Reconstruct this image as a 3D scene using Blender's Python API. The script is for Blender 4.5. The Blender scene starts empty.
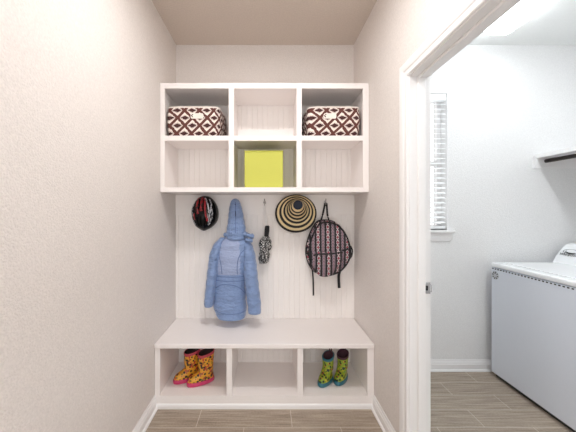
import bpy, bmesh, math, random
from mathutils import Vector, Matrix
from mathutils.bvhtree import BVHTree
random.seed(4)
PI = math.pi
S = bpy.context.scene
C = S.collection

# ------------------------------------------------------------------ measuring
F, VX, VY, CZ = 285.0, 267.5, 210.5, 1.35          # focal length in pixels, vanishing point, eye height
def P(px, py, d):                                   # the point of the photograph at depth d
    return Vector(((px - VX) / F * d, d, CZ - (py - VY) / F * d))

# ------------------------------------------------------------------ objects
def link(name, bm, m, parent=None, smooth=False, loc=None):
    me = bpy.data.meshes.new(name)
    bmesh.ops.recalc_face_normals(bm, faces=bm.faces)
    if smooth:
        for f in bm.faces: f.smooth = True
    bm.to_mesh(me); bm.free()
    for mm in (m if isinstance(m, (list, tuple)) else [m]): me.materials.append(mm)
    o = bpy.data.objects.new(name, me); C.objects.link(o)
    if parent is not None:
        o.parent = parent
        o.matrix_parent_inverse = Matrix.Translation(-Vector(parent.location)) if parent.type == 'EMPTY' and parent.get('_world') else Matrix.Identity(4)
    if loc is not None: o.location = loc
    return o
def thing(name, label, cat, loc=(0, 0, 0), rz=0.0, group=None, world=True):
    o = bpy.data.objects.new(name, None); C.objects.link(o)
    o.location = loc; o.rotation_euler = (0, 0, rz); o.empty_display_size = .05
    o['label'] = label; o['category'] = cat
    if group: o['group'] = group
    if world: o['_world'] = 1                        # its parts are written in room coordinates
    return o
def tag(o, label, cat, group=None):
    o['label'] = label; o['category'] = cat
    if group: o['group'] = group
    return o
def struct(o, label=None):
    o['kind'] = 'structure'
    if label: o['label'] = label
    return o
def modbevel(o, w=.004, seg=2):
    m = o.modifiers.new('bevel', 'BEVEL'); m.width = w; m.segments = seg; m.limit_method = 'ANGLE'; m.angle_limit = math.radians(40)
    return o

# ------------------------------------------------------------------ shapes
def box(bm, x0, x1, y0, y1, z0, z1, mi=0):
    v = [bm.verts.new(p) for p in ((x0,y0,z0),(x1,y0,z0),(x1,y1,z0),(x0,y1,z0),(x0,y0,z1),(x1,y0,z1),(x1,y1,z1),(x0,y1,z1))]
    for q in ((0,3,2,1),(4,5,6,7),(0,1,5,4),(1,2,6,5),(2,3,7,6),(3,0,4,7)):
        f = bm.faces.new([v[i] for i in q]); f.material_index = mi
def boxes(*bs):
    bm = bmesh.new()
    for b in bs: box(bm, *b)
    return bm
def prism(bm, pts, axis, a, b):                      # polygon in the two other axes, pushed along axis from a to b
    def mk(p, t):
        return {'x': (t, p[0], p[1]), 'y': (p[0], t, p[1]), 'z': (p[0], p[1], t)}[axis]
    A = [bm.verts.new(mk(p, a)) for p in pts]; B = [bm.verts.new(mk(p, b)) for p in pts]
    n = len(pts)
    bm.faces.new(A); bm.faces.new(B[::-1])
    for i in range(n): bm.faces.new((A[i], B[i], B[(i+1)%n], A[(i+1)%n]))
def skin(bm, rings, cap0=True, cap1=True, mi=None, closed=False):
    V = [[bm.verts.new(p) for p in r] for r in rings]
    n = len(V[0]); fs = []
    pairs = list(zip(range(len(V)-1), range(1, len(V))))
    if closed: pairs.append((len(V)-1, 0))
    for k, (a, b) in enumerate(pairs):
        for i in range(n):
            f = bm.faces.new((V[a][i], V[a][(i+1)%n], V[b][(i+1)%n], V[b][i]))
            if mi: f.material_index = mi(k, i)
            fs.append(f)
    if not closed:
        for flag, R, k in ((cap0, V[0], 0), (cap1, V[-1], len(V)-2)):
            if flag:
                c = Vector((0,0,0))
                for v in R: c += v.co
                cv = bm.verts.new(c / n)
                for i in range(n):
                    f = bm.faces.new((R[i], R[(i+1)%n], cv))
                    if mi: f.material_index = mi(k, i)
    return V
def ring(c, u, v, n=32, e=2.0):
    out = []
    for i in range(n):
        t = 2*PI*i/n; a, b = math.cos(t), math.sin(t)
        a = math.copysign(abs(a)**(2/e), a); b = math.copysign(abs(b)**(2/e), b)
        out.append(Vector(c) + Vector(u)*a + Vector(v)*b)
    return out
def cat(vals, t):                                    # smooth interpolation through rows of numbers
    n = len(vals)-1; k = min(int(t), n-1); f = t-k
    p = [vals[max(k-1,0)], vals[k], vals[k+1], vals[min(k+2,n)]]
    return [.5*((2*b)+(c-a)*f+(2*a-5*b+4*c-d)*f*f+(3*b-a-3*c+d)*f**3) for a,b,c,d in zip(*p)]
def tube(bm, pts, r, n=8, flat=1.0, up=None):
    pts = [Vector(p) for p in pts]; rings = []
    for i, p in enumerate(pts):
        t = (pts[min(i+1,len(pts)-1)]-pts[max(i-1,0)]).normalized()
        w = Vector(up[i]) if up else (Vector((0,0,1)) if abs(t.z) < .9 else Vector((0,1,0)))
        s = t.cross(w).normalized(); w = s.cross(t).normalized()
        rr = r[i] if isinstance(r, (list, tuple)) else r
        rings.append([p + s*math.cos(2*PI*k/n)*rr + w*math.sin(2*PI*k/n)*rr*flat for k in range(n)])
    skin(bm, rings)
def smooth_path(pts, m=6):
    pts = [list(p) for p in pts]
    return [cat(pts, i/m) for i in range((len(pts)-1)*m+1)]
def lathe(bm, prof, n=28, c=(0,0,0)):
    rings = [[Vector((c[0]+r*math.cos(2*PI*i/n), c[1]+r*math.sin(2*PI*i/n), c[2]+z)) for i in range(n)] for r, z in prof]
    skin(bm, rings)
def pillow(bm, outline, layers, axis_c):             # outline: list of (x, z); layers: (scale, y)
    rings = []
    for s, y in layers:
        rings.append([Vector((axis_c[0]+(x-axis_c[0])*s, y, axis_c[1]+(z-axis_c[1])*s)) for x, z in outline])
    skin(bm, rings)
def bvh_of(bm):
    bmesh.ops.recalc_face_normals(bm, faces=bm.faces); bm.normal_update()
    return BVHTree.FromBMesh(bm)
EYE = Vector((0, 0, CZ))
def hit(bvh, px, py):                                # where the sight line of a pixel meets a surface
    d = P(px, py, 1.0) - EYE; d.normalize()
    r = bvh.ray_cast(EYE, d)
    return (r[0], r[1]) if r[0] is not None else (None, None)
def surf_strip(bvh, px_pts, w, flat=.5, lift=.0015, m=5):
    bm = bmesh.new(); pts, ups = [], []
    for a in smooth_path(px_pts, m):
        h, nn = hit(bvh, a[0], a[1])
        if h is None: continue
        if nn.dot(EYE-h) < 0: nn = -nn
        pts.append(h + nn*lift); ups.append(nn)
    if len(pts) > 1: tube(bm, pts, w, 8, flat, ups)
    return bm

# ------------------------------------------------------------------ node materials
class E:                                             # tiny expression builder over Math nodes
    nt = None
    def __init__(s, k): s.k = k
    @staticmethod
    def op(o, *a):
        n = E.nt.nodes.new('ShaderNodeMath'); n.operation = o
        for i, x in enumerate(a):
            if isinstance(x, E): E.nt.links.new(x.k, n.inputs[i])
            else: n.inputs[i].default_value = x
        return E(n.outputs[0])
    def __add__(s, o): return E.op('ADD', s, o)
    def __radd__(s, o): return E.op('ADD', o, s)
    def __sub__(s, o): return E.op('SUBTRACT', s, o)
    def __rsub__(s, o): return E.op('SUBTRACT', o, s)
    def __mul__(s, o): return E.op('MULTIPLY', s, o)
    def __rmul__(s, o): return E.op('MULTIPLY', o, s)
    def lt(s, o): return E.op('LESS_THAN', s, o)
    def gt(s, o): return E.op('GREATER_THAN', s, o)
    def fr(s): return E.op('FRACT', s)
    def fl(s): return E.op('FLOOR', s)
    def ab(s): return E.op('ABSOLUTE', s)
    def tri(s): return (s.fr() - .5).ab()            # 0 .. .5
    def mn(s, o): return E.op('MINIMUM', s, o)
    def mx(s, o): return E.op('MAXIMUM', s, o)
def new_mat(name, rough=.5, metallic=0.0):
    m = bpy.data.materials.new(name); m.use_nodes = True
    nt = m.node_tree; E.nt = nt
    b = nt.nodes['Principled BSDF']
    b.inputs['Roughness'].default_value = rough; b.inputs['Metallic'].default_value = metallic
    return m, nt, b
def coords(nt, kind='Object'):
    return nt.nodes.new('ShaderNodeTexCoord').outputs[kind]
def noise(nt, scale, detail=3, vec=None, rough=.5):
    n = nt.nodes.new('ShaderNodeTexNoise'); n.inputs['Scale'].default_value = scale; n.inputs['Detail'].default_value = detail
    n.inputs['Roughness'].default_value = rough
    nt.links.new(vec if vec is not None else coords(nt), n.inputs['Vector']); return n
def mix(nt, fac, a, b):
    n = nt.nodes.new('ShaderNodeMix'); n.data_type = 'RGBA'
    if isinstance(fac, E): nt.links.new(fac.k, n.inputs[0])
    elif isinstance(fac, (int, float)): n.inputs[0].default_value = fac
    else: nt.links.new(fac, n.inputs[0])
    for x, i in ((a, 6), (b, 7)):
        if isinstance(x, tuple): n.inputs[i].default_value = (*x, 1)
        else: nt.links.new(x, n.inputs[i])
    return n.outputs[2]
def sep(nt, vec):
    s = nt.nodes.new('ShaderNodeSeparateXYZ'); nt.links.new(vec, s.inputs[0]); return E(s.outputs[0]), E(s.outputs[1]), E(s.outputs[2])
def bump(nt, b, h, strength, dist=.01):
    n = nt.nodes.new('ShaderNodeBump'); n.inputs['Strength'].default_value = strength; n.inputs['Distance'].default_value = dist
    nt.links.new(h.k if isinstance(h, E) else h, n.inputs['Height']); nt.links.new(n.outputs[0], b.inputs['Normal'])
def sq(r, g, b):                                     # colour as it shows on screen -> linear
    return tuple((c/255/12.92 if c/255 <= .04045 else ((c/255+.055)/1.055)**2.4) for c in (r, g, b))
def plain(name, col, rough=.5, var=.06, scale=60, bmp=0.0, bscale=200, metallic=0.0, bdist=.004, spec=None):
    m, nt, b = new_mat(name, rough, metallic)
    n = noise(nt, scale)
    nt.links.new(mix(nt, n.outputs['Fac'], tuple(c*(1-var) for c in col), tuple(min(1, c*(1+var)) for c in col)), b.inputs['Base Color'])
    if bmp: bump(nt, b, noise(nt, bscale, 2).outputs['Fac'], bmp, bdist)
    if spec is not None: b.inputs['Specular IOR Level'].default_value = spec
    return m

M = {}
M['wall'] = plain('wall paint', sq(228, 222, 218), .75, .13, 120, .6, 150, bdist=.006)
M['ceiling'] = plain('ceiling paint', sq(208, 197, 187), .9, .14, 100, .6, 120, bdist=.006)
M['laundry_wall'] = plain('cool laundry paint', sq(234, 234, 234), .75, .11, 120, .5, 150, bdist=.006)
M['white'] = plain('white cabinet paint', sq(242, 237, 235), .45, .012, 40)
M['trim'] = plain('white trim paint', sq(238, 237, 237), .35, .012, 40)
M['bead'] = plain('white beadboard paint', sq(243, 239, 236), .5, .012, 40)
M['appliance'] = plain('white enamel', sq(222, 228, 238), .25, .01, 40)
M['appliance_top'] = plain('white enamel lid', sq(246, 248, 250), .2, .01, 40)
M['dark'] = plain('dark rubber', (.02, .02, .022), .6)
M['grey'] = plain('grey print', (.25, .26, .28), .4)
M['black'] = plain('black webbing', (.012, .012, .014), .75, .2, 200)
M['chrome'] = plain('brushed chrome', (.62, .62, .63), .25, .05, 200, metallic=1.0)
M['bronze'] = plain('dark bronze rod', (.035, .026, .022), .35, .1, 80, metallic=.3)
M['blind'] = plain('white vinyl blind', sq(244, 246, 247), .45, .01)
M['cord'] = plain('white cord', sq(240, 238, 236), .7, .04)

# floor: long wood-look tiles, streaked along their length, thin pale grout
def floor_mat():
    m, nt, b = new_mat('wood look floor tile', .5)
    x, y, z = sep(nt, coords(nt))
    cv = nt.nodes.new('ShaderNodeCombineXYZ')
    nt.links.new((x - .154 + 6.3).k, cv.inputs[0]); nt.links.new((y - 1.775 + 1.55).k, cv.inputs[1])
    br = nt.nodes.new('ShaderNodeTexBrick'); nt.links.new(cv.outputs[0], br.inputs['Vector'])
    br.offset = .5; br.inputs['Scale'].default_value = 1; br.inputs['Brick Width'].default_value = .6; br.inputs['Row Height'].default_value = .155
    br.inputs['Mortar Size'].default_value = .0018; br.inputs['Mortar Smooth'].default_value = .1
    br.inputs['Color1'].default_value = (.2,.2,.2,1); br.inputs['Color2'].default_value = (.8,.8,.8,1)
    sv = nt.nodes.new('ShaderNodeCombineXYZ')
    nt.links.new((x*2.2).k, sv.inputs[0]); nt.links.new((y*55).k, sv.inputs[1])
    st = noise(nt, 1.6, 6, sv.outputs[0], .65)
    fine = noise(nt, 90, 3)
    sh = E(st.outputs['Fac'])*2.2 - .6 + (E(fine.outputs['Fac']) - .5)*.55
    col = mix(nt, sh, sq(112, 99, 86), sq(191, 176, 159))
    bc = nt.nodes.new('ShaderNodeSeparateColor'); nt.links.new(br.outputs['Color'], bc.inputs[0])
    col = mix(nt, (E(bc.outputs[0]) - .2)*.25, col, sq(200, 186, 170))
    col = mix(nt, br.outputs['Fac'], col, sq(206, 196, 184))
    nt.links.new(col, b.inputs['Base Color'])
    bump(nt, b, st.outputs['Fac'], .15, .003)
    return m
M['floor'] = floor_mat()

def ikat_mat():
    m, nt, b = new_mat('ikat woven fabric', .9)
    co = coords(nt); x, y, z = sep(nt, co)
    j = E(noise(nt, 70, 2, co).outputs['Fac']) - .5
    u = (x + y*1.0)*9.3 + j*.12 + .35
    v = z*9.0 + j*.08 + .30
    s = u.tri() + v.tri()                             # 0 .. 1 over diamonds
    lat = (s - .5).ab().lt(.125)
    tu, tv = u.tri(), v.tri()
    ca, cb_ = tu*.72 + tv*1.5, (.5 - tu)*.72 + (.5 - tv)*1.5
    core = ca.lt(.215).mx(cb_.lt(.215))
    halo = ((ca - .265).ab().lt(.025)).mx((cb_ - .265).ab().lt(.025))
    col = mix(nt, lat, sq(238, 228, 220), sq(98, 56, 50))
    col = mix(nt, core, col, sq(70, 36, 36))
    col = mix(nt, halo*.55, col, sq(120, 80, 72))
    nt.links.new(col, b.inputs['Base Color']); bump(nt, b, noise(nt, 400, 2).outputs['Fac'], .3, .002)
    return m
M['ikat'] = ikat_mat()
M['linen'] = plain('cream binding', sq(240, 232, 224), .9, .03, 300)
M['brownlining'] = plain('dark lining', (.05, .03, .028), .9)
M['lime'] = plain('lime yellow fabric', sq(200, 201, 94), .85, .10, 330, .25, 500)
M['lime_dark'] = plain('lime yellow hem', sq(188, 189, 84), .85, .08, 330)

def blue_mat(name, a, c, bs):
    m, nt, b = new_mat(name, .42)
    n = noise(nt, 160, 4); nt.links.new(mix(nt, n.outputs['Fac'], a, c), b.inputs['Base Color'])
    b.inputs['Sheen Weight'].default_value = .25
    cv = nt.nodes.new('ShaderNodeCombineXYZ'); x, y, z = sep(nt, coords(nt))
    nt.links.new((x*25).k, cv.inputs[0]); nt.links.new((y*25).k, cv.inputs[1]); nt.links.new((z*60).k, cv.inputs[2])
    bump(nt, b, noise(nt, 1.0, 4, cv.outputs[0]).outputs['Fac'], bs, .018)
    return m
M['blue'] = blue_mat('light blue quilted nylon', sq(98, 124, 170), sq(142, 166, 207), 1.0)
M['blue_pale'] = blue_mat('pale blue lavender nylon', sq(136, 152, 190), sq(166, 180, 212), .7)
M['blue_seam'] = plain('blue seam', sq(80, 104, 152), .6)
M['blue_lining'] = plain('dark blue lining', sq(40, 52, 88), .8)

def leafprint():
    m, nt, b = new_mat('black and white print', .7)
    v = nt.nodes.new('ShaderNodeTexVoronoi'); v.inputs['Scale'].default_value = 75; v.feature = 'DISTANCE_TO_EDGE'
    nt.links.new(coords(nt), v.inputs['Vector'])
    n = noise(nt, 95, 2)
    k = (E(v.outputs['Distance'])*1.6 + (E(n.outputs['Fac']) - .5)*1.1).gt(.31)
    nt.links.new(mix(nt, k, (.015, .015, .016), sq(215, 214, 212)), b.inputs['Base Color'])
    return m
M['print'] = leafprint()
M['straw'] = plain('natural straw', sq(224, 202, 156), .8, .25, 260, .5, 400)
M['straw_black'] = plain('black dyed straw', (.014, .012, .012), .7, .2, 260, .4, 400)
M['navy'] = plain('navy felt crown top', sq(38, 44, 58), .85, .15, 300)
M['helmet_black'] = plain('gloss black shell', (.004, .004, .0045), .18, spec=.25)
M['helmet_foam'] = plain('black foam', (.003, .003, .003), .9, spec=.1)
def streaky(name, col, cut):
    m, nt, b = new_mat(name, .35)
    mp = nt.nodes.new('ShaderNodeMapping'); mp.inputs['Scale'].default_value = (150, 60, 42); nt.links.new(coords(nt), mp.inputs[0])
    n = noise(nt, 1.0, 3, mp.outputs[0], .6)
    nt.links.new(mix(nt, E(n.outputs['Fac']).lt(cut), col, (.012, .012, .013)), b.inputs['Base Color'])
    return m
M['helmet_red'] = streaky('red graphic', sq(170, 24, 36), .47)
M['helmet_white'] = streaky('silver white graphic', sq(196, 196, 202), .46)

def aztec():
    m, nt, b = new_mat('aztec stripe canvas', .85)
    x, y, z = sep(nt, coords(nt))
    u = x*26.0 + .15                                  # one stripe every 38 mm
    f = u.fr(); k = u.fl()
    odd = (k*.5).fr().gt(.25)
    edge = f.lt(.17).mx(f.gt(.83))
    d = (f - .5).ab()*1.25 + (z*25.0).tri()           # lozenges down the stripe
    loz = (d - .45).ab().lt(.085)
    core = d.lt(.19)
    bars = (z*95.0).fr().lt(.5)
    chev = ((z*44.0) + (f - .5).ab()*3.0).fr().lt(.45)
    hue = (k*.25 + .1).fr()
    a = mix(nt, loz.mx(core), sq(20, 16, 19), sq(236, 214, 216))
    a = mix(nt, core, a, sq(206, 84, 110))
    c = mix(nt, chev, sq(124, 118, 130), sq(24, 21, 28))
    inner = (f - .5).ab().lt(.17)
    c = mix(nt, inner*bars, c, sq(176, 138, 148))
    col = mix(nt, odd, a, c)
    col = mix(nt, edge, col, sq(18, 15, 18))
    band = (f - .2).ab().lt(.035).mx((f - .8).ab().lt(.035))
    col = mix(nt, band, col, sq(132, 122, 130))
    nt.links.new(col, b.inputs['Base Color'])
    return m
M['aztec'] = aztec()

def boot_mat(name, base, spots, scale):
    m, nt, b = new_mat(name, .3)
    co = coords(nt); col = base
    for i, (c, th, off) in enumerate(spots):
        mp = nt.nodes.new('ShaderNodeMapping'); mp.inputs['Location'].default_value = (off, off*.7, off*1.3); nt.links.new(co, mp.inputs[0])
        v = nt.nodes.new('ShaderNodeTexVoronoi'); v.inputs['Scale'].default_value = scale; nt.links.new(mp.outputs[0], v.inputs['Vector'])
        col = mix(nt, E(v.outputs['Distance']).lt(th), col, c)
    nt.links.new(col, b.inputs['Base Color'])
    return m
M['boot_yellow'] = boot_mat('yellow floral rubber', sq(228, 166, 50), [(sq(206, 88, 56), .36, .0), (sq(120, 110, 40), .28, .53), (sq(44, 26, 30), .37, .21), (sq(176, 60, 50), .28, .87)], 40)
M['boot_pink'] = plain('magenta rubber', sq(204, 60, 108), .3)
M['boot_pinktrim'] = plain('rose rubber trim', sq(190, 66, 84), .35)
M['boot_green'] = boot_mat('lime dotted rubber', sq(146, 166, 44), [(sq(120, 160, 60), .34, .0), (sq(206, 190, 60), .30, .53), (sq(30, 48, 34), .35, .21), (sq(190, 100, 56), .24, .87)], 44)
M['boot_teal'] = plain('teal rubber', sq(52, 112, 128), .3)
M['boot_plum'] = plain('plum lining', sq(74, 44, 54), .8)
def emis(name, col, st):
    m, nt, b = new_mat(name, .5)
    b.inputs['Base Color'].default_value = (.9, .9, .9, 1)
    b.inputs['Emission Color'].default_value = (*col, 1); b.inputs['Emission Strength'].default_value = st
    return m
LAUNDRY_LAMP = 12.6
M['diffuser'] = emis('lit diffuser', (.93, .97, 1.0), LAUNDRY_LAMP)
HALL_LAMP = 126.0
M['globe'] = emis('lit opal glass', (1.0, .98, .965), HALL_LAMP)
def glass():
    m, nt, b = new_mat('window glass', .02)
    b.inputs['Transmission Weight'].default_value = 1; b.inputs['IOR'].default_value = 1.02
    return m
M['glass'] = glass()

# ------------------------------------------------------------------ the room
XL, XR, XR2 = -.772, .73, .833                         # hall walls, laundry side of the partition
YB, H = 2.41, 2.75                                   # back wall, ceiling height
YN = -1.1                                            # the hall runs on behind the eye and is open there
LX, LN = 2.62, -.6                                   # laundry far side and near side
D0, D1, DH = .655, 1.465, 2.04                       # door opening in the right wall
struct(link('floor', boxes((XL-.12, LX+.12, YN, YB+.15, -.08, 0)), M['floor']))
struct(link('wall_left', boxes((XL-.12, XL, YN, YB+.15, 0, H)), M['wall']))
struct(link('wall_back', boxes((XL, XR, YB, YB+.15, 0, H)), M['wall']))
o = struct(link('wall_right', boxes((XR, XR2-.006, D1+.02, YB, 0, H), (XR, XR2-.006, D0-.02, D1+.02, DH+.02, H), (XR, XR2-.006, YN, D0-.02, 0, H)), M['wall']))
o = struct(link('wall_partition', boxes((XR2-.006, XR2, D1+.02, YB, 0, H), (XR2-.006, XR2, D0-.02, D1+.02, DH+.02, H), (XR2-.006, XR2, YN, D0-.02, 0, H)), M['laundry_wall']))
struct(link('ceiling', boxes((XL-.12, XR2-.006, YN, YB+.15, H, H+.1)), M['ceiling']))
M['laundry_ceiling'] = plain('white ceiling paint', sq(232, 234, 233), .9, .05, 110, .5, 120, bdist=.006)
struct(link('ceiling_laundry', boxes((XR2-.006, LX+.12, LN-.12, YB+.15, H, H+.1)), M['laundry_ceiling']))
# laundry walls, the back one with a window opening
WX0, WX1, WZ0, WZ1 = .93, 1.52, 1.185, 2.34
struct(link('wall_laundry_back', boxes((XR, WX0, YB, YB+.15, 0, H), (WX1, LX+.12, YB, YB+.15, 0, H), (WX0, WX1, YB, YB+.15, 0, WZ0), (WX0, WX1, YB, YB+.15, WZ1, H)), M['laundry_wall']))
struct(link('wall_laundry_right', boxes((LX, LX+.12, LN, YB, 0, H)), M['laundry_wall']))
struct(link('wall_laundry_near', boxes((XR2, LX+.12, LN-.12, LN, 0, H)), M['laundry_wall']))

# baseboards
BP = [(0, 0), (.016, 0), (.016, .055), (.012, .062), (.012, .07), (.007, .078), (.004, .09), (0, .09)]
SP = [(.0, 0), (.027, 0), (.026, .007), (.022, .013), (.016, .016), (0, .016)]
YF = 1.945                                           # front of the bench
def base(name, pts_list, axis, a, b):
    bm = bmesh.new()
    for pts in pts_list: prism(bm, pts, axis, a, b)
    return struct(link(name, bm, M['trim']))
base('baseboard_left', [[(XL+t, z) for t, z in BP], [(XL+t, z) for t, z in SP]], 'y', YN, YF-.001)
base('baseboard_right', [[(XR-t, z) for t, z in BP], [(XR-t, z) for t, z in SP]], 'y', D1+.085, YF-.001)
base('baseboard_laundry', [[(YB-t, z) for t, z in BP], [(YB-t, z) for t, z in SP]], 'x', XR2, LX)
base('baseboard_laundry_right', [[(LX-t, z) for t, z in BP]], 'y', LN, YB-.03)
base('baseboard_partition', [[(XR2+t, z) for t, z in BP]], 'y', D1+.085, YB-.03)

# door frame of the laundry doorway: casing, jambs, stops, strike plate
jb = boxes((XR, XR2, D1, D1+.02, 0, DH+.02), (XR, XR2, D0-.02, D0, 0, DH+.02), (XR, XR2, D0, D1, DH, DH+.02))
door = struct(link('door_1', jb, M['trim']), 'white painted frame of the open laundry doorway')
st = boxes((XR+.04, XR+.076, D1-.014, D1, 0, DH), (XR+.04, XR+.076, D0, D0+.014, 0, DH), (XR+.04, XR+.076, D0+.014, D1-.014, DH-.014, DH))
modbevel(link('door_stop', st, M['trim'], door), .002, 1)
def casing(bm, wallx, sgn):
    prof = [(.007, 0), (.007, .009), (.012, .012), (.022, .010), (.034, .010), (.040, .014), (.055, .017), (.074, .018), (.080, .014), (.080, 0)]
    rows = []
    for y, z, m in ((D1, 0, 'b'), (D1, DH, 'c'), (D0, DH, 'd'), (D0, 0, 'e')):
        row = []
        for o_, t in prof:
            yy = y + (o_ if y == D1 else -o_); zz = z + (o_ if m in 'cd' else 0)
            row.append(bm.verts.new((wallx + sgn*t, yy, zz)))
        rows.append(row)
    n = len(prof)
    for a, b in zip(rows, rows[1:]):
        for i in range(n): bm.faces.new((a[i], a[(i+1)%n], b[(i+1)%n], b[i]))
    bm.faces.new(rows[0]); bm.faces.new(rows[-1])
bm = bmesh.new(); casing(bm, XR, -1); link('casing', bm, M['trim'], door)
bm = bmesh.new(); casing(bm, XR2, 1); link('casing', bm, M['trim'], door)
p = P(427, 288, D1)
bm = bmesh.new(); box(bm, p.x-.017, p.x+.017, D1-.0025, D1+.001, p.z-.029, p.z+.029)
box(bm, p.x+.013, p.x+.022, D1-.006, D1, p.z-.02, p.z+.02)
sp = modbevel(link('strike_plate', bm, M['chrome'], door), .002, 2); sp['label'] = 'chrome strike plate'
link('latch_hole', boxes((p.x-.012, p.x+.004, D1-.0035, D1-.002, p.z-.012, p.z+.012)), M['dark'], sp)

# window, in the back wall of the laundry
win = struct(link('window_1', boxes((WX0, WX0+.035, YB+.09, YB+.14, WZ0, WZ1), (WX1-.035, WX1, YB+.09, YB+.14, WZ0, WZ1), (WX0+.035, WX1-.035, YB+.09, YB+.14, WZ1-.035, WZ1), (WX0+.035, WX1-.035, YB+.09, YB+.14, WZ0, WZ0+.035),
    (WX0+.035, WX1-.035, YB+.095, YB+.135, (WZ0+WZ1)/2-.02, (WZ0+WZ1)/2+.02)), M['trim']))
link('pane', boxes((WX0+.035, WX1-.035, YB+.112, YB+.116, WZ0+.035, (WZ0+WZ1)/2-.02)), M['glass'], win)
link('pane', boxes((WX0+.035, WX1-.035, YB+.112, YB+.116, (WZ0+WZ1)/2+.02, WZ1-.035)), M['glass'], win)
modbevel(link('window_sill', boxes((WX0-.05, WX1+.045, YB-.045, YB+.088, WZ0-.022, WZ0)), M['trim'], win), .006, 2)
bm = bmesh.new(); prism(bm, [(YB, WZ0-.095), (YB-.012, WZ0-.095), (YB-.02, WZ0-.06), (YB-.022, WZ0-.022), (YB, WZ0-.022)], 'x', WX0-.03, WX1+.025)
link('window_apron', bm, M['trim'], win)

# blind
bl = thing('window_blind', 'white horizontal slat blind hanging in the laundry window', 'blind', ((WX0+WX1)/2, YB+.032, WZ1))
link('headrail', boxes((WX0+.01, WX1-.006, YB+.004, YB+.052, WZ1-.055, WZ1-.004)), M['blind'], bl)
bm = bmesh.new(); z = WZ1-.085
while z > WZ0+.05:
    prism(bm, [(YB+.008, z-.006), (YB+.028, z+.004), (YB+.048, z+.009), (YB+.048, z+.011), (YB+.028, z+.007), (YB+.008, z-.004)], 'x', WX0+.012, WX1-.008); z -= .042
link('slats', bm, M['blind'], bl)
link('bottom_rail', boxes((WX0+.012, WX1-.008, YB+.012, YB+.042, WZ0+.012, WZ0+.032)), M['blind'], bl)
bm = bmesh.new()
for x in (WX0+.12, WX1-.10): tube(bm, [(x, YB+.006, WZ1-.055), (x, YB+.006, WZ0+.03)], .0016, 6)
link('ladder_cord', bm, M['cord'], bl)

# ------------------------------------------------------------------ built-in: upper cabinet, panelling, bench
def beads(x0, x1, z0, z1, yf, yb, step=.044):
    bm = bmesh.new(); pts = [(x0, yb), (x0, yf)]; x = x0 + step*.6
    while x < x1 - .01:
        pts += [(x-.003, yf), (x-.0012, yf+.0045), (x+.0012, yf+.0045), (x+.003, yf)]; x += step
    pts += [(x1, yf), (x1, yb)]
    n = len(pts)
    A = [bm.verts.new((a, b, z0)) for a, b in pts]; B = [bm.verts.new((a, b, z1)) for a, b in pts]
    for i in range(n): bm.faces.new((A[i], A[(i+1)%n], B[(i+1)%n], B[i]))
    bm.faces.new(A); bm.faces.new(B)
    return bm
UF = 2.044                                           # front plane of the upper cabinet
k = F/UF
def ux(px): return (px-VX)/k
def uz(py): return CZ-(py-VY)/k
cab = thing('cubby_cabinet', 'white wall cabinet of six open cubbies above the hooks', 'cabinet', (0, YB, uz(192)))
sx = [(XL+.003, ux(164.6)), (ux(228.7), ux(233.9)), (ux(296.6), ux(301.8)), (ux(363), XR-.003)]
rz = [(uz(88.4), uz(83)), (uz(140.6), uz(135.6)), (uz(192), uz(187.3))]
bm = bmesh.new()
for a, b in sx: box(bm, a, b, UF, UF+.02, uz(192), uz(83))
for a, b in rz:
    for (l, _), (r, _) in zip([(s[1], 0) for s in sx[:-1]], [(s[0], 0) for s in sx[1:]]): box(bm, l, r, UF, UF+.02, a, b)
link('face_frame', bm, M['white'], cab)
BK = YB-.022                                         # face of the cabinet back
bm = bmesh.new()
box(bm, sx[0][0], sx[0][1]-.012, UF+.02, BK, rz[2][0], rz[0][1]); box(bm, sx[3][0]+.012, sx[3][1], UF+.02, BK, rz[2][0], rz[0][1])
for a, b in sx[1:3]: box(bm, a+.008, b-.008, UF+.02, BK, rz[2][0], rz[0][1])
cols = [(sx[0][1]-.012, sx[1][0]+.008), (sx[1][1]-.008, sx[2][0]+.008), (sx[2][1]-.008, sx[3][0]+.012)]
for l, r in cols:
    box(bm, l, r, UF+.02, BK, rz[0][0]+.004, rz[0][1]); box(bm, l, r, UF+.02, BK, rz[1][0]+.012, rz[1][1]); box(bm, l, r, UF+.02, BK, rz[2][0], rz[2][1])
link('carcass', bm, M['white'], cab)
link('beadboard_back', beads(sx[0][0], sx[3][1], rz[2][0], rz[0][1], BK, YB-.001), M['bead'], cab)
bm = bmesh.new()
for l, r in cols: box(bm, l, r, BK-.012, BK, rz[1][1], rz[1][1]+.135)
link('back_rail', bm, M['white'], cab)

BT, BTH = .442, .03
s2 = F/YF
def bx(px): return (px-VX)/s2
def bz(py): return CZ-(py-VY)/s2
bench = thing('storage_bench', 'white built-in bench with three open cubbies along the floor', 'bench', (0, YB, 0))
modbevel(link('bench_top', boxes((XL+.003, XR-.003, YF-.012, YB-.001, BT-BTH, BT)), M['white'], bench), .004, 2)
bs = [(XL+.003, bx(160)), (bx(226.5), bx(232)), (bx(297.5), bx(303)), (bx(367.5), XR-.003)]
FT, FB = BT-BTH-.004, bz(398)
FLZ = bz(396.2)-.004                                   # bench cubby floor
bm = bmesh.new()
for a, b in bs: box(bm, a, b, YF, YF+.02, .0, BT-BTH)
for (l, r) in [(bs[i][1], bs[i+1][0]) for i in range(3)]:
    box(bm, l, r, YF, YF+.02, 0, bz(395.8))
link('face_frame', bm, M['white'], bench)
bm = bmesh.new()
box(bm, bs[0][0], bs[0][1]-.01, YF+.02, BK, 0, BT-BTH); box(bm, bs[3][0]+.01, bs[3][1], YF+.02, BK, 0, BT-BTH)
for a, b in bs[1:3]: box(bm, a+.006, b-.006, YF+.02, BK, 0, BT-BTH)
bcols = [(bs[0][1]-.01, bs[1][0]+.006), (bs[1][1]-.006, bs[2][0]+.006), (bs[2][1]-.006, bs[3][0]+.01)]
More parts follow.
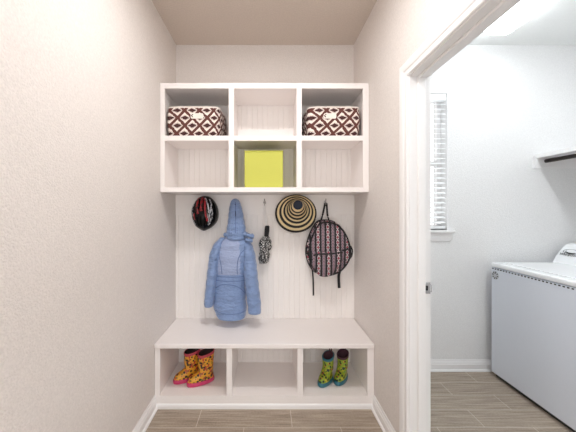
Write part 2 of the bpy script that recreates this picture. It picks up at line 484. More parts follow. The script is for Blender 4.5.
for l, r in bcols: box(bm, l, r, YF+.02, BK, FLZ-.018, FLZ)
link('carcass', bm, M['white'], bench)
link('beadboard_back', beads(bs[0][0], bs[3][1], 0, BT-BTH, BK, YB-.001), M['bead'], bench)
bm = bmesh.new(); prism(bm, [(YF, 0), (YF-.009, 0), (YF-.009, .014), (YF-.007, .024), (YF-.003, .030), (YF, .032)], 'x', XL+.003, XR-.003)
link('shoe_molding', bm, M['trim'], bench)
# panelling between bench and cabinet
RZ0 = CZ-(215-VY)/F*2.385
struct(link('wall_panel', beads(XL+.001, XR-.001, BT+.001, RZ0, YB-.016, YB-.0005), M['bead']))
rail = struct(link('trim_1', boxes((XL+.001, XR-.001, YB-.024, YB-.0005, RZ0, rz[2][0]-.001)), M['bead'])); modbevel(rail, .003, 2)
RY = YB-.024

# coat hooks
HK = {'helmet': (203.5, 204), 'jacket': (235.5, 203), 'umbrella': (264.5, 203), 'hat': (298, 204), 'backpack': (325, 203)}
def hook_meshes():
    a = bmesh.new(); lathe(a, [(.0, -.001), (.011, 0), (.011, .003), (.008, .005), (0, .005)], 18)
    for v in a.verts: v.co = Vector((v.co.x, -v.co.z, v.co.y*1.9))
    b = bmesh.new()
    up = smooth_path([(0, -.003, .004), (0, -.018, .008), (0, -.030, .018), (0, -.036, .034)], 5); tube(b, up, .0047, 8)
    lo = smooth_path([(0, -.003, -.006), (0, -.014, -.018), (0, -.028, -.022), (0, -.036, -.012), (0, -.037, -.004)], 5); tube(b, lo, .0045, 8)
    return a, b
def add_hook(key, lab):
    px, py = HK[key]; q = P(px, py, RY)
    t = thing('coat_hook', lab, 'hook', (q.x, RY, q.z), group='chrome coat hooks on the rail', world=False)
    a, b = hook_meshes()
    link('back_plate', a, M['chrome'], t, True); link('prongs', b, M['chrome'], t, True)
    return q
hq = {}
for key, lab in (('helmet', 'chrome double coat hook behind the bike helmet'), ('jacket', 'chrome double coat hook inside the blue jacket hood'),
                 ('umbrella', 'chrome double coat hook holding the umbrella strap'), ('hat', 'chrome double coat hook behind the striped straw hat'),
                 ('backpack', 'chrome double coat hook holding the backpack loop')):
    hq[key] = add_hook(key, lab)

# ------------------------------------------------------------------ baskets and box
def basket(label, cx, flip):
    z0 = rz[1][1]; w, d, h = .380, .275, .213
    t = thing('fabric_basket', label, 'basket', (cx, UF+.028+d/2, z0+.001), group='patterned fabric baskets', world=False)
    def lay(s):
        k_ = s/1.0; bul = math.sin(PI*s)
        c = Vector((flip*.012*1, 0, h*s))
        rr = ring((0, 0, 0), (w/2*(.97+.03*s)+.010*bul, 0, 0), (0, d/2*(.95+.05*s)+.012*bul, 0), 56, 7.5)
        out = []
        for p_ in rr:
            back = (p_.y + d/2)/d                    # the far side spreads a little wider
            out.append(Vector((p_.x*(1+.10*back) if p_.x*flip > 0 else p_.x, p_.y, h*s)))
        return out
    bm = bmesh.new(); R = [lay(i/10) for i in range(11)]
    inner = [[Vector((p_.x*.965, p_.y*.955, p_.z)) for p_ in R[10]], [Vector((p_.x*.95, p_.y*.94, .01)) for p_ in R[1]]]
    skin(bm, R, True, False)
    link('body', bm, M['ikat'], t, True)
    bm = bmesh.new(); skin(bm, inner, False, True); link('lining', bm, M['brownlining'], t, True)
    bm = bmesh.new(); tube(bm, [*[Vector((p_.x*.985, p_.y*.98, p_.z)) for p_ in R[10]], R[10][0]*.98], .006, 8, 1.1, [Vector((0,0,1))]*57)
    link('rim', bm, M['linen'], t, True)
    # a stitched hand tab with a slot, on the front
    hx = flip*.035; hz = h*.68; y = -d/2*1.0-.0105
    bm = bmesh.new(); prism(bm, [(hx-.040, hz-.018), (hx+.040, hz-.018), (hx+.046, hz-.008), (hx+.046, hz+.010), (hx+.039, hz+.020), (hx-.039, hz+.020), (hx-.046, hz+.010), (hx-.046, hz-.008)], 'y', y-.002, y+.008)
    hb = link('handle', bm, M['linen'], t); hb['label'] = 'cream hand tab'
    bm = bmesh.new(); tube(bm, smooth_path([(hx-.030, y-.003, hz-.008), (hx-.040, y-.003, hz+.002), (hx-.028, y-.003, hz+.012)], 4), .003, 6)
    link('handle_slot', bm, M['brownlining'], hb)
    return t
basket('brown and cream diamond basket in the top left cubby', ux(191.6), 1)
basket('brown and cream diamond basket in the top right cubby', ux(335.4), -1)

bxt = thing('storage_box', 'lime yellow fabric cube box in the middle cubby', 'box', (0, 0, 0))
by0 = UF+.05; kk = F/by0; x0, x1 = (244.5-VX)/kk, (283-VX)/kk; zt = CZ-(150.5-VY)/kk; zb = rz[2][1]+.001
modbevel(link('body', boxes((x0, x1, by0, by0+.272, zb, zt-.012)), M['lime'], bxt), .004, 2)
modbevel(link('rim', boxes((x0-.0015, x1+.0015, by0-.0015, by0+.2735, zt-.012, zt)), M['lime_dark'], bxt), .003, 2)

# ------------------------------------------------------------------ bike helmet
def px_outline(pts, d, m=5):
    pts = pts + [pts[0]]
    n = len(pts)-1; out = []
    for i in range(n):
        a, b, c, e = pts[i-1], pts[i], pts[i+1], pts[(i+2) % n if i+2 > n else i+2]
        for j in range(m):
            f = j/m
            x, y = [.5*((2*b_)+(c_-a_)*f+(2*a_-5*b_+4*c_-d_)*f*f+(3*b_-a_-3*c_+d_)*f**3) for a_, b_, c_, d_ in zip(a, b, c, e)]
            q = P(x, y, d); out.append((q.x, q.z))
    return out
hd = 2.29
ol = px_outline([(203, 196), (208.5, 197), (213, 201), (216.3, 207.5), (217.2, 215), (215.5, 222), (211, 227), (206, 229.8), (202.6, 231), (199, 229.5), (194.5, 226), (191.8, 220), (190.5, 213), (191.6, 206), (195, 200.5), (199, 197)], hd)
hc = P(203.8, 212.5, hd)
helm = thing('bike_helmet', 'black child bike helmet with red and white streaks', 'helmet', (hc.x, 2.37, hc.z))
lay = [(.93, RY-.012), (1.0, RY-.022), (1.02, RY-.045), (1.0, RY-.068), (.93, RY-.094), (.82, RY-.113), (.66, RY-.129), (.46, RY-.141), (.24, RY-.147)]
bm = bmesh.new(); pillow(bm, ol, lay, (hc.x, hc.z)); hb = bvh_of(bm)
shell = link('shell', bm, M['helmet_black'], helm, True)
def strip(name, pts, w, m, par, flat=.45, lift=.001):
    return link(name, surf_strip(hb, pts, w, flat, lift), m, par, True)
for pts, w in (([(199, 197.5), (197.5, 203), (197, 209), (197.8, 214)], .011), ([(202.5, 197), (201.5, 203), (201, 209), (201.4, 211)], .010),
               ([(204.8, 199), (205, 206), (205.4, 211), (206.5, 217), (207.5, 221)], .009), ([(193.8, 213), (194.2, 217), (195.2, 220)], .008)):
    strip('red_panel', pts, w, M['helmet_red'], helm)
for pts, w in (([(205.2, 198), (207.4, 203), (208.4, 208), (208.8, 213)], .006), ([(209.5, 199.5), (211.2, 204), (210.4, 210), (209.6, 216), (210.6, 222)], .006),
               ([(211.5, 209), (212.2, 214), (211.4, 220)], .006), ([(207.4, 214), (208.2, 219), (208.6, 224)], .005), ([(192.6, 212), (192.8, 216)], .004), ([(195.2, 202), (193.4, 206), (192.6, 210)], .006), ([(193.3, 220), (195.5, 224.5)], .004), ([(208, 225), (210, 223)], .005)):
    strip('white_panel', pts, w, M['helmet_white'], helm)
for pts, w in (([(199.3, 199), (199, 205), (199, 210)], .0035), ([(203.3, 199), (203.2, 207), (203.2, 214)], .004), ([(200, 216), (200.6, 221), (201.6, 226)], .006), ([(205, 217), (205, 221), (204, 226)], .006),
               ([(213.6, 203), (215, 210), (214.2, 218)], .006), ([(196.8, 217), (197.6, 222), (199, 226)], .005)):
    strip('air_vent', pts, w, M['helmet_foam'], helm, .3, .0025)
bm = bmesh.new(); tube(bm, smooth_path([(hc.x-.05, RY-.03, hc.z+.02), (hc.x-.01, RY-.02, hc.z+.06), (hq['helmet'].x, RY-.022, hq['helmet'].z-.012), (hc.x+.03, RY-.02, hc.z+.05), (hc.x+.06, RY-.03, hc.z+.02)], 6), .004, 6, .4)
link('chin_strap', bm, M['black'], helm)

# ------------------------------------------------------------------ jacket
def rows_to_rings(rows, n, steps, e=2.3, quilt=None):
    out = []
    N = (len(rows)-1)*steps
    for i in range(N+1):
        xl, xr, py, d, hd_ = cat(rows, i/steps)
        c = P((xl+xr)/2, py, d); w = (xr-xl)/2/F*d
        q = 1 + (quilt(py) if quilt else 0)
        out.append(ring(c, (w*(1+(q-1)*.5), 0, 0), (0, hd_*q, 0), n, e))
    return out
jd = 2.26
jk = thing('hooded_jacket', 'light blue quilted child jacket hanging by its hood', 'jacket', (hq['jacket'].x, RY-.03, hq['jacket'].z))
q1 = lambda py: .10*abs(math.sin((py-237)*PI/12.5))-.05
torso = [(228, 245, 235, jd, .04), (223, 248.5, 239, jd, .055), (218.5, 250.5, 244, jd, .066), (216.5, 250, 252, jd, .076), (214.8, 248.5, 262, jd, .080), (214.3, 246.5, 274, jd, .074),
         (214.3, 245.5, 281, jd, .070), (213.7, 245.5, 290, jd, .078), (213.8, 246, 304, jd, .086), (215.5, 246.5, 312, jd, .088), (218.5, 244.5, 316.8, jd, .086)]
bm = bmesh.new(); skin(bm, rows_to_rings(torso, 80, 12, 2.3, q1), True, True); tb = bvh_of(bm)
for f in bm.faces:                                   # the paler centre back panel
    c = f.calc_center_median(); px = VX + c.x/c.y*F; py = VY + (CZ-c.z)/c.y*F
    if c.y < jd and 236 < py < 275.2:
        t_ = max(0, py-239)/35.5
        xl = 223 - 4.0*math.sin(t_*PI*.55); xr = 238 + 1.5*t_
        if xl-1 < px < xr+1: f.material_index = 1
body = link('body', bm, [M['blue'], M['blue_pale']], jk, True)
q2 = lambda py: .16*abs(math.sin((py-240)*PI/9.5))-.08
ls = [(220.5, 227, 237.5, jd, .03), (216.2, 225, 241.5, jd, .045), (212.4, 222.5, 247, jd-.01, .054), (209.4, 219.5, 256, jd-.02, .057), (208.4, 218.3, 264, jd-.02, .056), (207, 217, 275, jd-.03, .055), (205.6, 215.4, 289, jd-.04, .053), (204.4, 213.6, 301, jd-.05, .050), (204.6, 213, 306, jd-.05, .046)]
rs = [(239, 247, 237.5, jd, .03), (241, 250, 241.5, jd, .045), (242.4, 252.8, 246.5, jd-.01, .056), (243, 255.3, 255, jd-.02, .060), (243.4, 256.6, 264, jd-.03, .060), (244, 257.6, 275, jd-.045, .060), (245.6, 259.2, 289, jd-.06, .058), (247.4, 261, 304, jd-.07, .055), (248.4, 260.8, 312.5, jd-.075, .05)]
for rows in (ls, rs):
    bm = bmesh.new(); skin(bm, rows_to_rings(rows, 24, 9, 2.1, q2), True, True)
    sl = link('sleeve', bm, M['blue'], jk, True)
hood = [(234.3, 236.5, 198.6, jd+.05, .012), (231.8, 238.8, 200.2, jd+.045, .03), (230, 241, 205, jd+.03, .045), (228.8, 243, 213, jd+.01, .055), (227.9, 244.6, 222, jd-.005, .062), (226.6, 245.8, 230, jd-.01, .066), (226.2, 246.2, 235.5, jd-.012, .066), (226.8, 245.6, 238.5, jd-.012, .064), (228, 244.5, 240.5, jd, .05)]
q3 = lambda py: .09*abs(math.sin((py-199)*PI/6.2))-.045
bm = bmesh.new(); skin(bm, rows_to_rings(hood, 30, 9, 2.2, q3), True, True); hbv = bvh_of(bm)
hood_o = link('hood', bm, M['blue'], jk, True)
def jstrip(name, bv, pts, w, m, par, flat=.6, lift=.0): return link(name, surf_strip(bv, pts, w, flat, lift), m, par, True)
jstrip('seam', hbv, [(235.3, 202), (235.5, 208), (235.7, 216), (235.6, 224), (235.4, 233)], .0028, M['blue_seam'], hood_o)
jstrip('zip_opening', hbv, [(235.3, 205), (235.4, 204.2)], .004, M['blue_lining'], hood_o); jstrip('zip_opening', hbv, [(235.4, 211), (235.6, 216.5)], .0034, M['blue_lining'], hood_o)
for i, x_ in enumerate((230.5, 232.7, 238.3, 240.6)):
    jstrip('pleat', hbv, [(x_+(.9 if x_ < 235 else -.6), 221), (x_, 226), (x_-.3, 231), (x_-.2, 234)], .0045, M['blue'], hood_o, .7)
# gathered hood edge: crumpled ruffles at either side of the neck
def ruffle(pts, r, seed):
    rnd = random.Random(seed); bm = bmesh.new(); pp = []
    for a in smooth_path([P(x, y, jd-.045+dd) for x, y, dd in pts], 6): pp.append(Vector(a))
    tube(bm, pp, [r*(.55+.7*abs(math.sin(i*1.35)))*(.8+.4*rnd.random()) for i in range(len(pp))], 12)
    return bm
ro = link('hood_ruffle', ruffle([(243, 233, 0), (246.5, 234.5, -.01), (250, 236, -.01), (253.3, 236.5, 0)], .016, 2), M['blue'], jk, True)
link('hood_ruffle', ruffle([(246, 239.5, 0), (248.5, 240.5, -.01), (252, 240, 0)], .016, 3), M['blue'], jk, True)
link('hood_ruffle', ruffle([(229, 235, 0), (226.5, 235, 0), (224.2, 234.4, .01)], .013, 5), M['blue'], jk, True)
for pts in ([(214.6, 275.5), (222, 276.8), (231, 277.2), (239, 277.0), (244.5, 276)], [(214.6, 280), (222, 281), (231, 281.3), (240, 281), (244.5, 280.2)], [(214.8, 288.5), (221, 285), (229, 284.8), (236, 286.2), (241, 289), (245, 293)],
            [(222.5, 241), (219.5, 248), (219.2, 256), (221, 265), (222, 274)], [(246, 249), (241.5, 252.5), (238.3, 259), (237.2, 267), (237.4, 274)], [(217, 249), (216.8, 258), (216, 266)],
            [(215.2, 310), (222, 313.4), (231, 314.4), (240, 313.2), (245.6, 310.5)]):
    jstrip('seam', tb, pts, .0030, M['blue_seam'], body, .6, -.0004)
bm = bmesh.new(); tube(bm, [P(235.4, 199.5, jd+.055), (hq['jacket'].x, RY-.036, hq['jacket'].z+.030), P(236, 200.5, jd+.07)], .003, 6)
link('hanging_loop', bm, M['blue_seam'], jk)

# ------------------------------------------------------------------ umbrella
um = thing('folded_umbrella', 'folded compact umbrella in black and white print hanging by its strap', 'umbrella', (hq['umbrella'].x, RY-.03, hq['umbrella'].z))
ud = 2.345
def uprows(rows, n, seed, amp, m):
    rnd = random.Random(seed); out = []
    for i in range((len(rows)-1)*m+1):
        x, y, r = cat(rows, i/m); c = P(x, y, ud); rr = r/F*ud
        ph = rnd.random()*6
        out.append([c + Vector((math.cos(2*PI*j/n), math.sin(2*PI*j/n)*.75, 0))*rr*(1+amp*math.sin(5*2*PI*j/n+ph*.4)+amp*.7*math.sin(3*2*PI*j/n+i*.7)) for j in range(n)])
    return out
bm = bmesh.new(); skin(bm, uprows([(266.2, 235.5, 1.8), (265.8, 238, 4.0), (264.8, 242, 5.8), (265.2, 247, 5.9), (264.6, 251, 4.6), (264.2, 255, 5.2), (263.6, 260, 4.9), (263, 263.2, 3.6)], 30, 6, .10, 6))
link('canopy', bm, M['print'], um, True)
bm = bmesh.new(); tube(bm, [P(x, y, ud-.004) for x, y in ((269, 247), (270.8, 246.2), (271.8, 246))], [.012, .008, .003], 8)
link('tie_strap', bm, M['print'], um, True)
bm = bmesh.new(); skin(bm, [ring(P(x, y, ud), (r/F*ud, 0, 0), (0, r/F*ud, 0), 18) for x, y, r in ((267.2, 225.6, 1.4), (267.2, 226.4, 2.3), (266.9, 231, 2.5), (266.4, 235.6, 2.3), (266.2, 237, 1.8))])
hdl = link('handle', bm, M['black'], um, True); hdl['label'] = 'black handle'
h = hq['umbrella']; hy = RY-.036
bm = bmesh.new(); tube(bm, smooth_path([P(266.6, 226, ud), P(264.9, 219, ud+.002), P(263.8, 210, 2.355), (h.x-.005, hy, h.z-.006), (h.x, hy+.006, h.z-.0185), (h.x+.005, hy, h.z-.008), P(265.5, 211, 2.352), P(266.4, 219, ud), P(267.3, 226, ud)], 5), .0042, 6)
ws = link('wrist_strap', bm, M['cord'], um, True); ws['label'] = 'white wrist cord'

# ------------------------------------------------------------------ straw hat
ht = thing('sun_hat', 'wide straw sun hat with black rings and dark crown', 'hat', (hq['hat'].x, RY-.03, hq['hat'].z))
def hat_ring(cx, cy, rx, ry, d, n=56, wob=0):
    out = []
    for i in range(n):
        t = 2*PI*i/n
        x = 250+(cx+rx*math.cos(t))/7.2; y = 190+(cy+ry*math.sin(t))/7.2
        out.append(P(x, y, d - wob*math.sin(2*t+.6)*.010))
    return out
TB = [0, .08, .17, .26, .36, .55, .63, .71, .88, 1.0]
brim = [hat_ring(330+9*t, 170-26*t, 150-75*t, 138-66*t, 2.335-.012*t, wob=1-t) for t in TB]
NB = len(brim)
bm = bmesh.new()
lower = [[p_+Vector((0, .007, 0)) for p_ in r] for r in brim]
bandb = [1, 1, 0, 0, 1, 0, 0, 1, 0]
skin(bm, brim + lower[::-1], False, False, mi=lambda k_, i: (bandb[k_] if k_ < NB-1 else (1 if k_ == NB-1 else 0)))
link('brim', bm, [M['straw'], M['straw_black']], ht, True)
TC = [0, .19, .33, .51, .64, .79, .9, 1.0]
cr = [hat_ring(339+6*t, 144-36*t, 75-40*t, 72-38*t, 2.323-.10*t**.9) for t in TC]
bandc = [1, 0, 1, 0, 1, 0, 0]
bm = bmesh.new(); skin(bm, cr, False, False, mi=lambda k_, i: bandc[k_])
link('crown', bm, [M['straw'], M['straw_black']], ht, True)
bm = bmesh.new(); skin(bm, [cr[-1], hat_ring(345, 107, 30, 28, 2.220), hat_ring(345, 106, 18, 17, 2.216)], False, True)
ct = link('crown_top', bm, M['navy'], ht, True); ct['label'] = 'dark navy crown top'

# ------------------------------------------------------------------ backpack
bp = thing('backpack', 'small aztec striped backpack with black piping hanging by its loop', 'backpack', (hq['backpack'].x, RY-.03, hq['backpack'].z))
bd = 2.27
bo = [(320, 221), (328, 220.4), (336, 222.4), (343, 228.6), (348, 237), (351, 247), (351.6, 254), (349.6, 261), (345, 268), (338.6, 273.6), (329, 276.6), (321, 276), (314, 271.6), (309.4, 264), (307, 254), (308, 244.5), (311.2, 234), (315.4, 225.8)]
ol = px_outline(bo, bd, 4); c0 = P(329, 249, bd); ctr = (c0.x, c0.z)
bm = bmesh.new(); pillow(bm, ol, [(.84, YB-.0155), (.95, RY-.010), (.985, RY-.04), (1.0, RY-.075), (1.0, RY-.105), (.965, RY-.124), (.90, RY-.134), (.78, RY-.141), (.5, RY-.147), (.25, RY-.149)], ctr); bb = bvh_of(bm)
link('body', bm, M['aztec'], bp, True)
bm = bmesh.new()
po = [(312.4, 253.5), (318, 252.6), (326, 252.8), (334, 252), (343, 250.8), (346.2, 255), (344.6, 262), (340.2, 268.6), (336, 272.6), (334, 277.2), (327, 279), (320.8, 277.6), (318, 273), (314, 268), (311.4, 260)]
ol2 = px_outline(po, bd-.10, 4); c1 = P(328.5, 264, bd-.10)
pillow(bm, ol2, [(1.0, RY-.12), (1.0, RY-.150), (.97, RY-.162), (.9, RY-.170), (.7, RY-.176), (.35, RY-.178)], (c1.x, c1.z)); pb = bvh_of(bm)
pk = link('front_pocket', bm, M['aztec'], bp, True)
bm = surf_strip(pb, [(313.5, 255.4), (318, 254.2), (326, 254.2), (334, 253.4), (342.5, 252.4)], .0065, .5, .001); link('zipper', bm, M['black'], pk, True)
bm = surf_strip(bb, [(311.5, 253.2), (318, 252), (326, 252.2), (334, 251.4), (343, 250.2), (348, 248.6)], .0075, .5, .003); link('zipper_flap', bm, M['black'], pk, True)
bm = bmesh.new(); loop = [Vector((x, RY-.135, z)) for x, z in [(ctr[0]+(x-ctr[0])*.93, ctr[1]+(z-ctr[1])*.93) for x, z in ol]]
tube(bm, loop+[loop[0]], .0062, 8, 1.0, [Vector((0, -1, 0))]*(len(loop)+1)); link('piping', bm, M['black'], bp, True)
bm = bmesh.new(); loop = [Vector((x, RY-.05, z)) for x, z in [(ctr[0]+(x-ctr[0])*1.0, ctr[1]+(z-ctr[1])*1.0) for x, z in ol]]
tube(bm, loop+[loop[0]], .006, 8, 1.0, [Vector((0, -1, 0))]*(len(loop)+1)); link('piping', bm, M['black'], bp, True)
h = hq['backpack']
bm = bmesh.new(); tube(bm, smooth_path([P(320.4, 221.6, 2.31), P(322.6, 215, 2.335), (h.x-.006, hy, h.z-.004), (h.x, hy+.006, h.z-.0185), (h.x+.006, hy, h.z-.005), P(327.4, 214.5, 2.335), P(329.3, 221.2, 2.31)], 6), .0075, 8, .45)
link('top_handle', bm, M['black'], bp, True)
def web(name, pts, w):
    bm = bmesh.new(); pp = smooth_path([P(*q_) for q_ in pts], 6); tube(bm, pp, w, 8, .3, [Vector((0, -1, 0))]*len(pp)); return link(name, bm, M['black'], bp, True)
web('strap', [(311.4, 251, 2.20), (310.6, 258, 2.22), (312.2, 268, 2.27), (313.2, 280, 2.34), (313.4, 295.5, 2.35)], .0065)
web('strap', [(345, 262, 2.26), (341.5, 268, 2.30), (338.8, 275, 2.345), (339.2, 288, 2.35)], .0115)
web('compression_strap', [(350.5, 246, 2.25), (352.4, 250.5, 2.25), (351.6, 256, 2.25), (349.4, 259, 2.25)], .0055)
web('compression_strap', [(308, 246, 2.25), (306.4, 250, 2.25), (308.6, 255.4, 2.23), (312.2, 260, 2.21)], .007)

# ------------------------------------------------------------------ rain boots
def boot(label, loc, rz_, group, up, sole, rim, lining, L=.19, Hh=.205, sw=.088, sl=.105, slant=.2):
    t = thing('rain_boot', label, 'boot', loc, rz_, group, world=False)
    # toe towards -Y, heel at +Y; slices: z, toe y, heel y, half width
    W = .038
    rows = [(.014, -L*.5, L*.5-.002, W), (.030, -L*.5+.001, L*.5-.002, W+.001), (.046, -L*.5+.006, L*.5-.003, W), (.060, -L*.5+.022, L*.5-.005, W-.003), (.072, -L*.5+.052, L*.5-.007, W-.002), (.086, -L*.5+.076, L*.5-.007, W+.001),
            (.110, L*.5-.006-sl*.93, L*.5-.006, sw*.47), (.150, L*.5-.003-sl*.98, L*.5-.003, sw*.49), (Hh-.016, L*.5-sl, L*.5+.001, sw*.5)]
    def rr(z, y0, y1, w, n=32):                      # the shaft is cut higher at the heel
        return [Vector((q_.x, q_.y, q_.z + max(0, z-.09)/(Hh-.09)*slant*(q_.y-(L*.5-sl*.5)))) for q_ in ring((0, (y0+y1)/2, z), (w, 0, 0), (0, (y1-y0)/2, 0), n, 2.25)]
    R = [rr(*cat(rows, i/4)) for i in range((len(rows)-1)*4+1)]
    bm = bmesh.new(); skin(bm, R, True, False); link('upper', bm, up, t, True)
    bm = bmesh.new(); skin(bm, [rr(z, -L*.5-o_, L*.5+o_*.7, W+o_) for z, o_ in ((0, .002), (.003, .005), (.018, .0055), (.026, .004), (.029, .001))]); link('sole', bm, sole, t, True)
    y0, y1, w = L*.5-sl, L*.5+.001, sw*.5
    bm = bmesh.new(); skin(bm, [rr(Hh-.020, y0-.0015, y1+.0015, w+.0015), rr(Hh-.003, y0-.003, y1+.003, w+.003), rr(Hh, y0-.001, y1+.001, w+.001), rr(Hh-.002, y0+.004, y1-.004, w-.004)], False, False); link('top_band', bm, rim, t, True)
    bm = bmesh.new(); skin(bm, [rr(Hh-.002, y0+.004, y1-.004, w-.004), rr(.09, y0+.012, y1-.012, w-.008)], False, True); link('lining', bm, lining, t, True)
    if True:
        hs = Hh + slant*sl*.5
        bm = bmesh.new(); tube(bm, smooth_path([(-.006, y1-.006, hs-.012), (-.007, y1-.004, hs+.018), (0, y1-.004, hs+.026), (.007, y1-.004, hs+.018), (.006, y1-.006, hs-.012)], 4), .005, 6, .6); link('pull_tab', bm, lining, t, True)
    return t
def place(tx, ty, hx_, hy_):                         # toe and heel points on the cubby floor
    d = Vector((hx_-tx, hy_-ty)); return ((tx+hx_)/2, (ty+hy_)/2, FLZ+.0005), math.atan2(-d.x, d.y)
L1 = .195
def spot(px, py, ang, L):
    z = FLZ; d = F*(CZ-z)/(py-VY); x = (px-VX)/F*d   # toe point; ang = heel direction
    hx_, hy_ = x+math.cos(ang)*L, d+math.sin(ang)*L
    return place(x, d, hx_, hy_)
g = 'yellow rain boots in the left bench cubby'
l_, a_ = spot(173.8, 383.6, math.radians(31), L1)
boot('yellow flowered rain boot with pink sole, nearer the cubby left side', l_, a_, g, M['boot_yellow'], M['boot_pink'], M['boot_pinktrim'], M['brownlining'], L1, .215, .095, .118)
l_, a_ = spot(187.6, 386.5, math.radians(29), L1)
boot('yellow flowered rain boot with pink sole, nearer the bench divider', l_, a_, g, M['boot_yellow'], M['boot_pink'], M['boot_pinktrim'], M['brownlining'], L1, .222, .095, .118)
g = 'green rain boots in the right bench cubby'
l_, a_ = spot(320.2, 387.4, math.radians(52), .172)
boot('lime green dotted rain boot with teal sole, nearer the bench divider', l_, a_, g, M['boot_green'], M['boot_teal'], M['boot_teal'], M['boot_plum'], .172, .182, .082, .088, .34)
l_, a_ = spot(336.8, 385.6, math.radians(56), .172)
boot('lime green dotted rain boot with teal sole, nearer the right wall', l_, a_, g, M['boot_green'], M['boot_teal'], M['boot_plum'], M['boot_plum'], .172, .182, .082, .088, .34)

# ------------------------------------------------------------------ laundry: washer, shelf, lamp
WXF, WY0, WY1, WT = 1.84, 1.655, 2.345, .925
ws_ = thing('washing_machine', 'white top-loading washing machine against the laundry wall', 'washing machine', (2.2, 2.0, 0))
cb = modbevel(link('cabinet', boxes((WXF, 2.545, WY0, WY1, .03, WT-.04)), M['appliance'], ws_), .006, 2)
link('base_kick', boxes((WXF+.025, 2.53, WY0+.02, WY1-.02, 0.0, .03)), M['dark'], ws_)
tp = modbevel(link('top_panel', boxes((WXF-.002, 2.55, WY0-.002, WY1+.002, WT-.036, WT)), M['appliance_top'], ws_), .012, 3)
modbevel(link('lid', boxes((WXF+.06, 2.33, WY0+.06, WY1-.06, WT, WT+.008)), M['appliance_top'], ws_), .004, 2)
bm = bmesh.new(); y = WY1-.012  # dark dashes added to draw the seam gap under the top, no openings
while y > WY0+.01:
    box(bm, WXF-.0012, WXF+.004, y-.0135, y, WT-.052, WT-.0435); y -= .0265
vs = link('seam_dashes', bm, M['dark'], ws_); vs['label'] = 'row of tiny dark dashes drawing the seam gap'
# round sticker with a starry grey print, on the front below the seam
bq = (WXF-.001, 2.300, WT-.098)
bm = bmesh.new(); lathe(bm, [(0, -.0002), (.034, 0), (.034, .001), (0, .001)], 24)
for v in bm.verts: v.co = Vector((bq[0]-v.co.z, bq[1]+v.co.x, bq[2]+v.co.y))
M['sticker'] = plain('pale grey sticker', sq(196, 200, 208), .4)
stk = link('round_badge', bm, M['sticker'], ws_)
bm = bmesh.new()
for i in range(8):
    t = 2*PI*i/8+.2; r0, r1 = .012, .033
    pts = [(bq[1]+math.cos(t)*r0, bq[2]+math.sin(t)*r0), (bq[1]+math.cos(t-.16)*r1*.8, bq[2]+math.sin(t-.16)*r1*.8), (bq[1]+math.cos(t)*r1, bq[2]+math.sin(t)*r1), (bq[1]+math.cos(t+.16)*r1*.8, bq[2]+math.sin(t+.16)*r1*.8)]
    prism(bm, pts, 'x', bq[0]-.0028, bq[0]-.0012)
link('badge_print', bm, M['dark'], stk)
# control console along the back edge
cp = [(2.335, WT), (2.345, WT+.012), (2.365, WT+.050), (2.398, WT+.096), (2.425, WT+.128), (2.452, WT+.150), (2.480, WT+.158), (2.545, WT+.158), (2.545, WT)]
bm = bmesh.new(); prism(bm, cp, 'y', WY0+.004, WY1-.004)
con = modbevel(link('console', bm, M['appliance_top'], ws_), .006, 3)
def on_console(bm, name, m, off=.0015):              # local (u along -Y, v up the slope) onto the sloping face
    a, b = Vector((2.398, 0, WT+.096)), Vector((2.452, 0, WT+.150)); s_ = (b-a).normalized(); n_ = Vector((-s_.z, 0, s_.x))
    for v in bm.verts:
        u_, v_, w_ = v.co; p_ = a + s_*v_ + n_*(w_+off); v.co = Vector((p_.x, LG-u_, p_.z))
    return link(name, bm, m, con)
LG = 2.255
a0 = Vector((2.365, 0, WT+.050))
def ell(bm, cx, cy, rx, ry, r, t0=0, t1=2*PI, n=40):
    tube(bm, [(cx+rx*math.cos(t0+(t1-t0)*i/n), cy+ry*math.sin(t0+(t1-t0)*i/n), 0) for i in range(n+1)], r, 6, .3, [Vector((0, 0, 1))]*(n+1))
bm = bmesh.new(); ell(bm, 0, .004, .055, .022, .003); ell(bm, .006, .000, .042, .012, .004, 2.6, 5.6, 24); on_console(bm, 'logo_swirl', M['grey'])
bm = bmesh.new(); ell(bm, .012, -.006, .034, .010, .006, 3.5, 5.6, 20); on_console(bm, 'logo_swirl', M['dark'])
fc = bpy.data.curves.new('lettering', 'FONT'); fc.body = 'Whirlpool'; fc.size = .030; fc.align_x = 'CENTER'; fc.extrude = .0006
fo = bpy.data.objects.new('lettering', fc); C.objects.link(fo)
dg = bpy.context.evaluated_depsgraph_get(); dg.update()
me = bpy.data.meshes.new_from_object(fo.evaluated_get(dg)); bpy.data.objects.remove(fo); bpy.data.curves.remove(fc)
bm = bmesh.new(); bm.from_mesh(me); bpy.data.meshes.remove(me)
for v in bm.verts: v.co = Vector((v.co.x, v.co.y-.040, v.co.z))
on_console(bm, 'lettering', M['dark'])
bm = bmesh.new(); lathe(bm, [(0, .02), (.022, .02), (.026, .0), (0, 0)], 24)
for v in bm.verts: v.co = Vector((v.co.x+.33, v.co.y-.005, v.co.z))
kb = on_console(bm, 'knob', M['appliance'], .001)

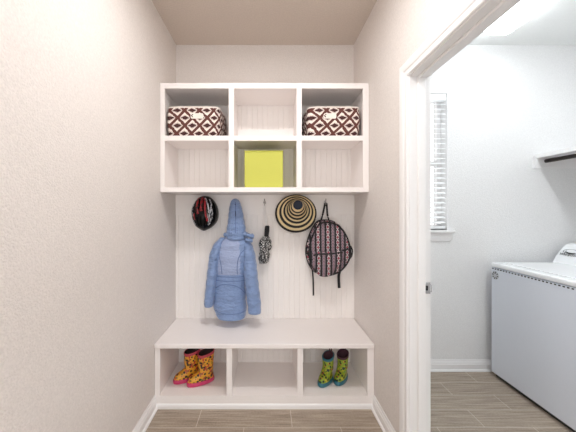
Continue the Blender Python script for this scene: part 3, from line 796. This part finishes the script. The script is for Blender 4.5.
sh = thing('wall_shelf', 'white laundry shelf on a wall cleat above the washing machine', 'shelf', (2.4, 2.0, 1.75))
SX0, SZ = 2.245, CZ+(VY-157)/F*2.40
link('cleat', boxes((SX0, LX, YB-.018, YB, SZ-.093, SZ)), M['trim'], sh)
link('board', boxes((SX0+.02, LX, .9, YB, SZ, SZ+.018)), M['trim'], sh)
link('front_edge', boxes((SX0+.012, SX0+.02, .9, YB, SZ-.012, SZ+.020)), M['trim'], sh)
link('cleat', boxes((LX-.018, LX, .9, YB-.018, SZ-.093, SZ)), M['trim'], sh)
rd = bmesh.new(); q = P(546, 161, 2.392)
tube(rd, [(q.x, .9, q.z), (q.x, 2.0, q.z), (q.x, YB-.019, q.z)], .0165, 16)
tag(link('closet_rod', rd, M['bronze'], None, True), 'dark bronze hanging rod under the laundry shelf', 'rod')

lp = thing('ceiling_light', 'long white fluorescent ceiling light in the laundry room', 'ceiling light', (1.74, .94, H))
LX0, LX1 = 1.635, 1.845
link('housing', boxes((LX0+.01, LX1-.01, -.285, 2.165, H-.025, H)), M['trim'], lp)
df = bmesh.new(); prism(df, [(LX0, H-.025), (LX0+.008, H-.055), (LX0+.04, H-.068), (LX1-.04, H-.068), (LX1-.008, H-.055), (LX1, H-.025)], 'y', -.28, 2.16)  # unseen near end lengthened to spread light more evenly over the laundry
link('diffuser', df, M['diffuser'], lp)

# hall lamp, over the place where the photographer stands
hl = thing('ceiling_light', 'round flat ceiling downlight in the hall', 'ceiling light', (0, 1.1, H), world=False)
bm = bmesh.new(); lathe(bm, [(.122, 0), (.150, 0), (.150, -.008), (.142, -.014), (.122, -.014), (.122, 0)], 40); link('trim_ring', bm, M['trim'], hl)
bm = bmesh.new(); lathe(bm, [(0.001, -.001), (.120, -.001), (.120, -.008), (0.001, -.008)], 40); link('diffuser', bm, M['globe'], hl)

# ------------------------------------------------------------------ daylight
w = bpy.data.worlds.new('daylight'); S.world = w; w.use_nodes = True
bg = w.node_tree.nodes['Background']; bg.inputs[0].default_value = (1.0, 1.0, 1.0, 1); bg.inputs[1].default_value = 2.2

# ------------------------------------------------------------------ camera
cd = bpy.data.cameras.new('camera'); cam = bpy.data.objects.new('camera', cd); C.objects.link(cam)
cam.location = (0, 0, CZ); cam.rotation_euler = (PI/2, 0, 0)
cd.sensor_fit = 'HORIZONTAL'; cd.sensor_width = 36; cd.lens = F/576*36
cd.shift_x = (288-VX)/576; cd.shift_y = -(216-VY)/576
cd.clip_start = .02
S.camera = cam
for o in bpy.data.objects:
    if '_world' in o: del o['_world']
S.view_settings.view_transform = 'Standard'; S.view_settings.look = 'None'; S.view_settings.gamma = 1; S.view_settings.use_curve_mapping = False
S.view_settings.exposure = 0.0
S.cycles.max_bounces = 12; S.cycles.diffuse_bounces = 8
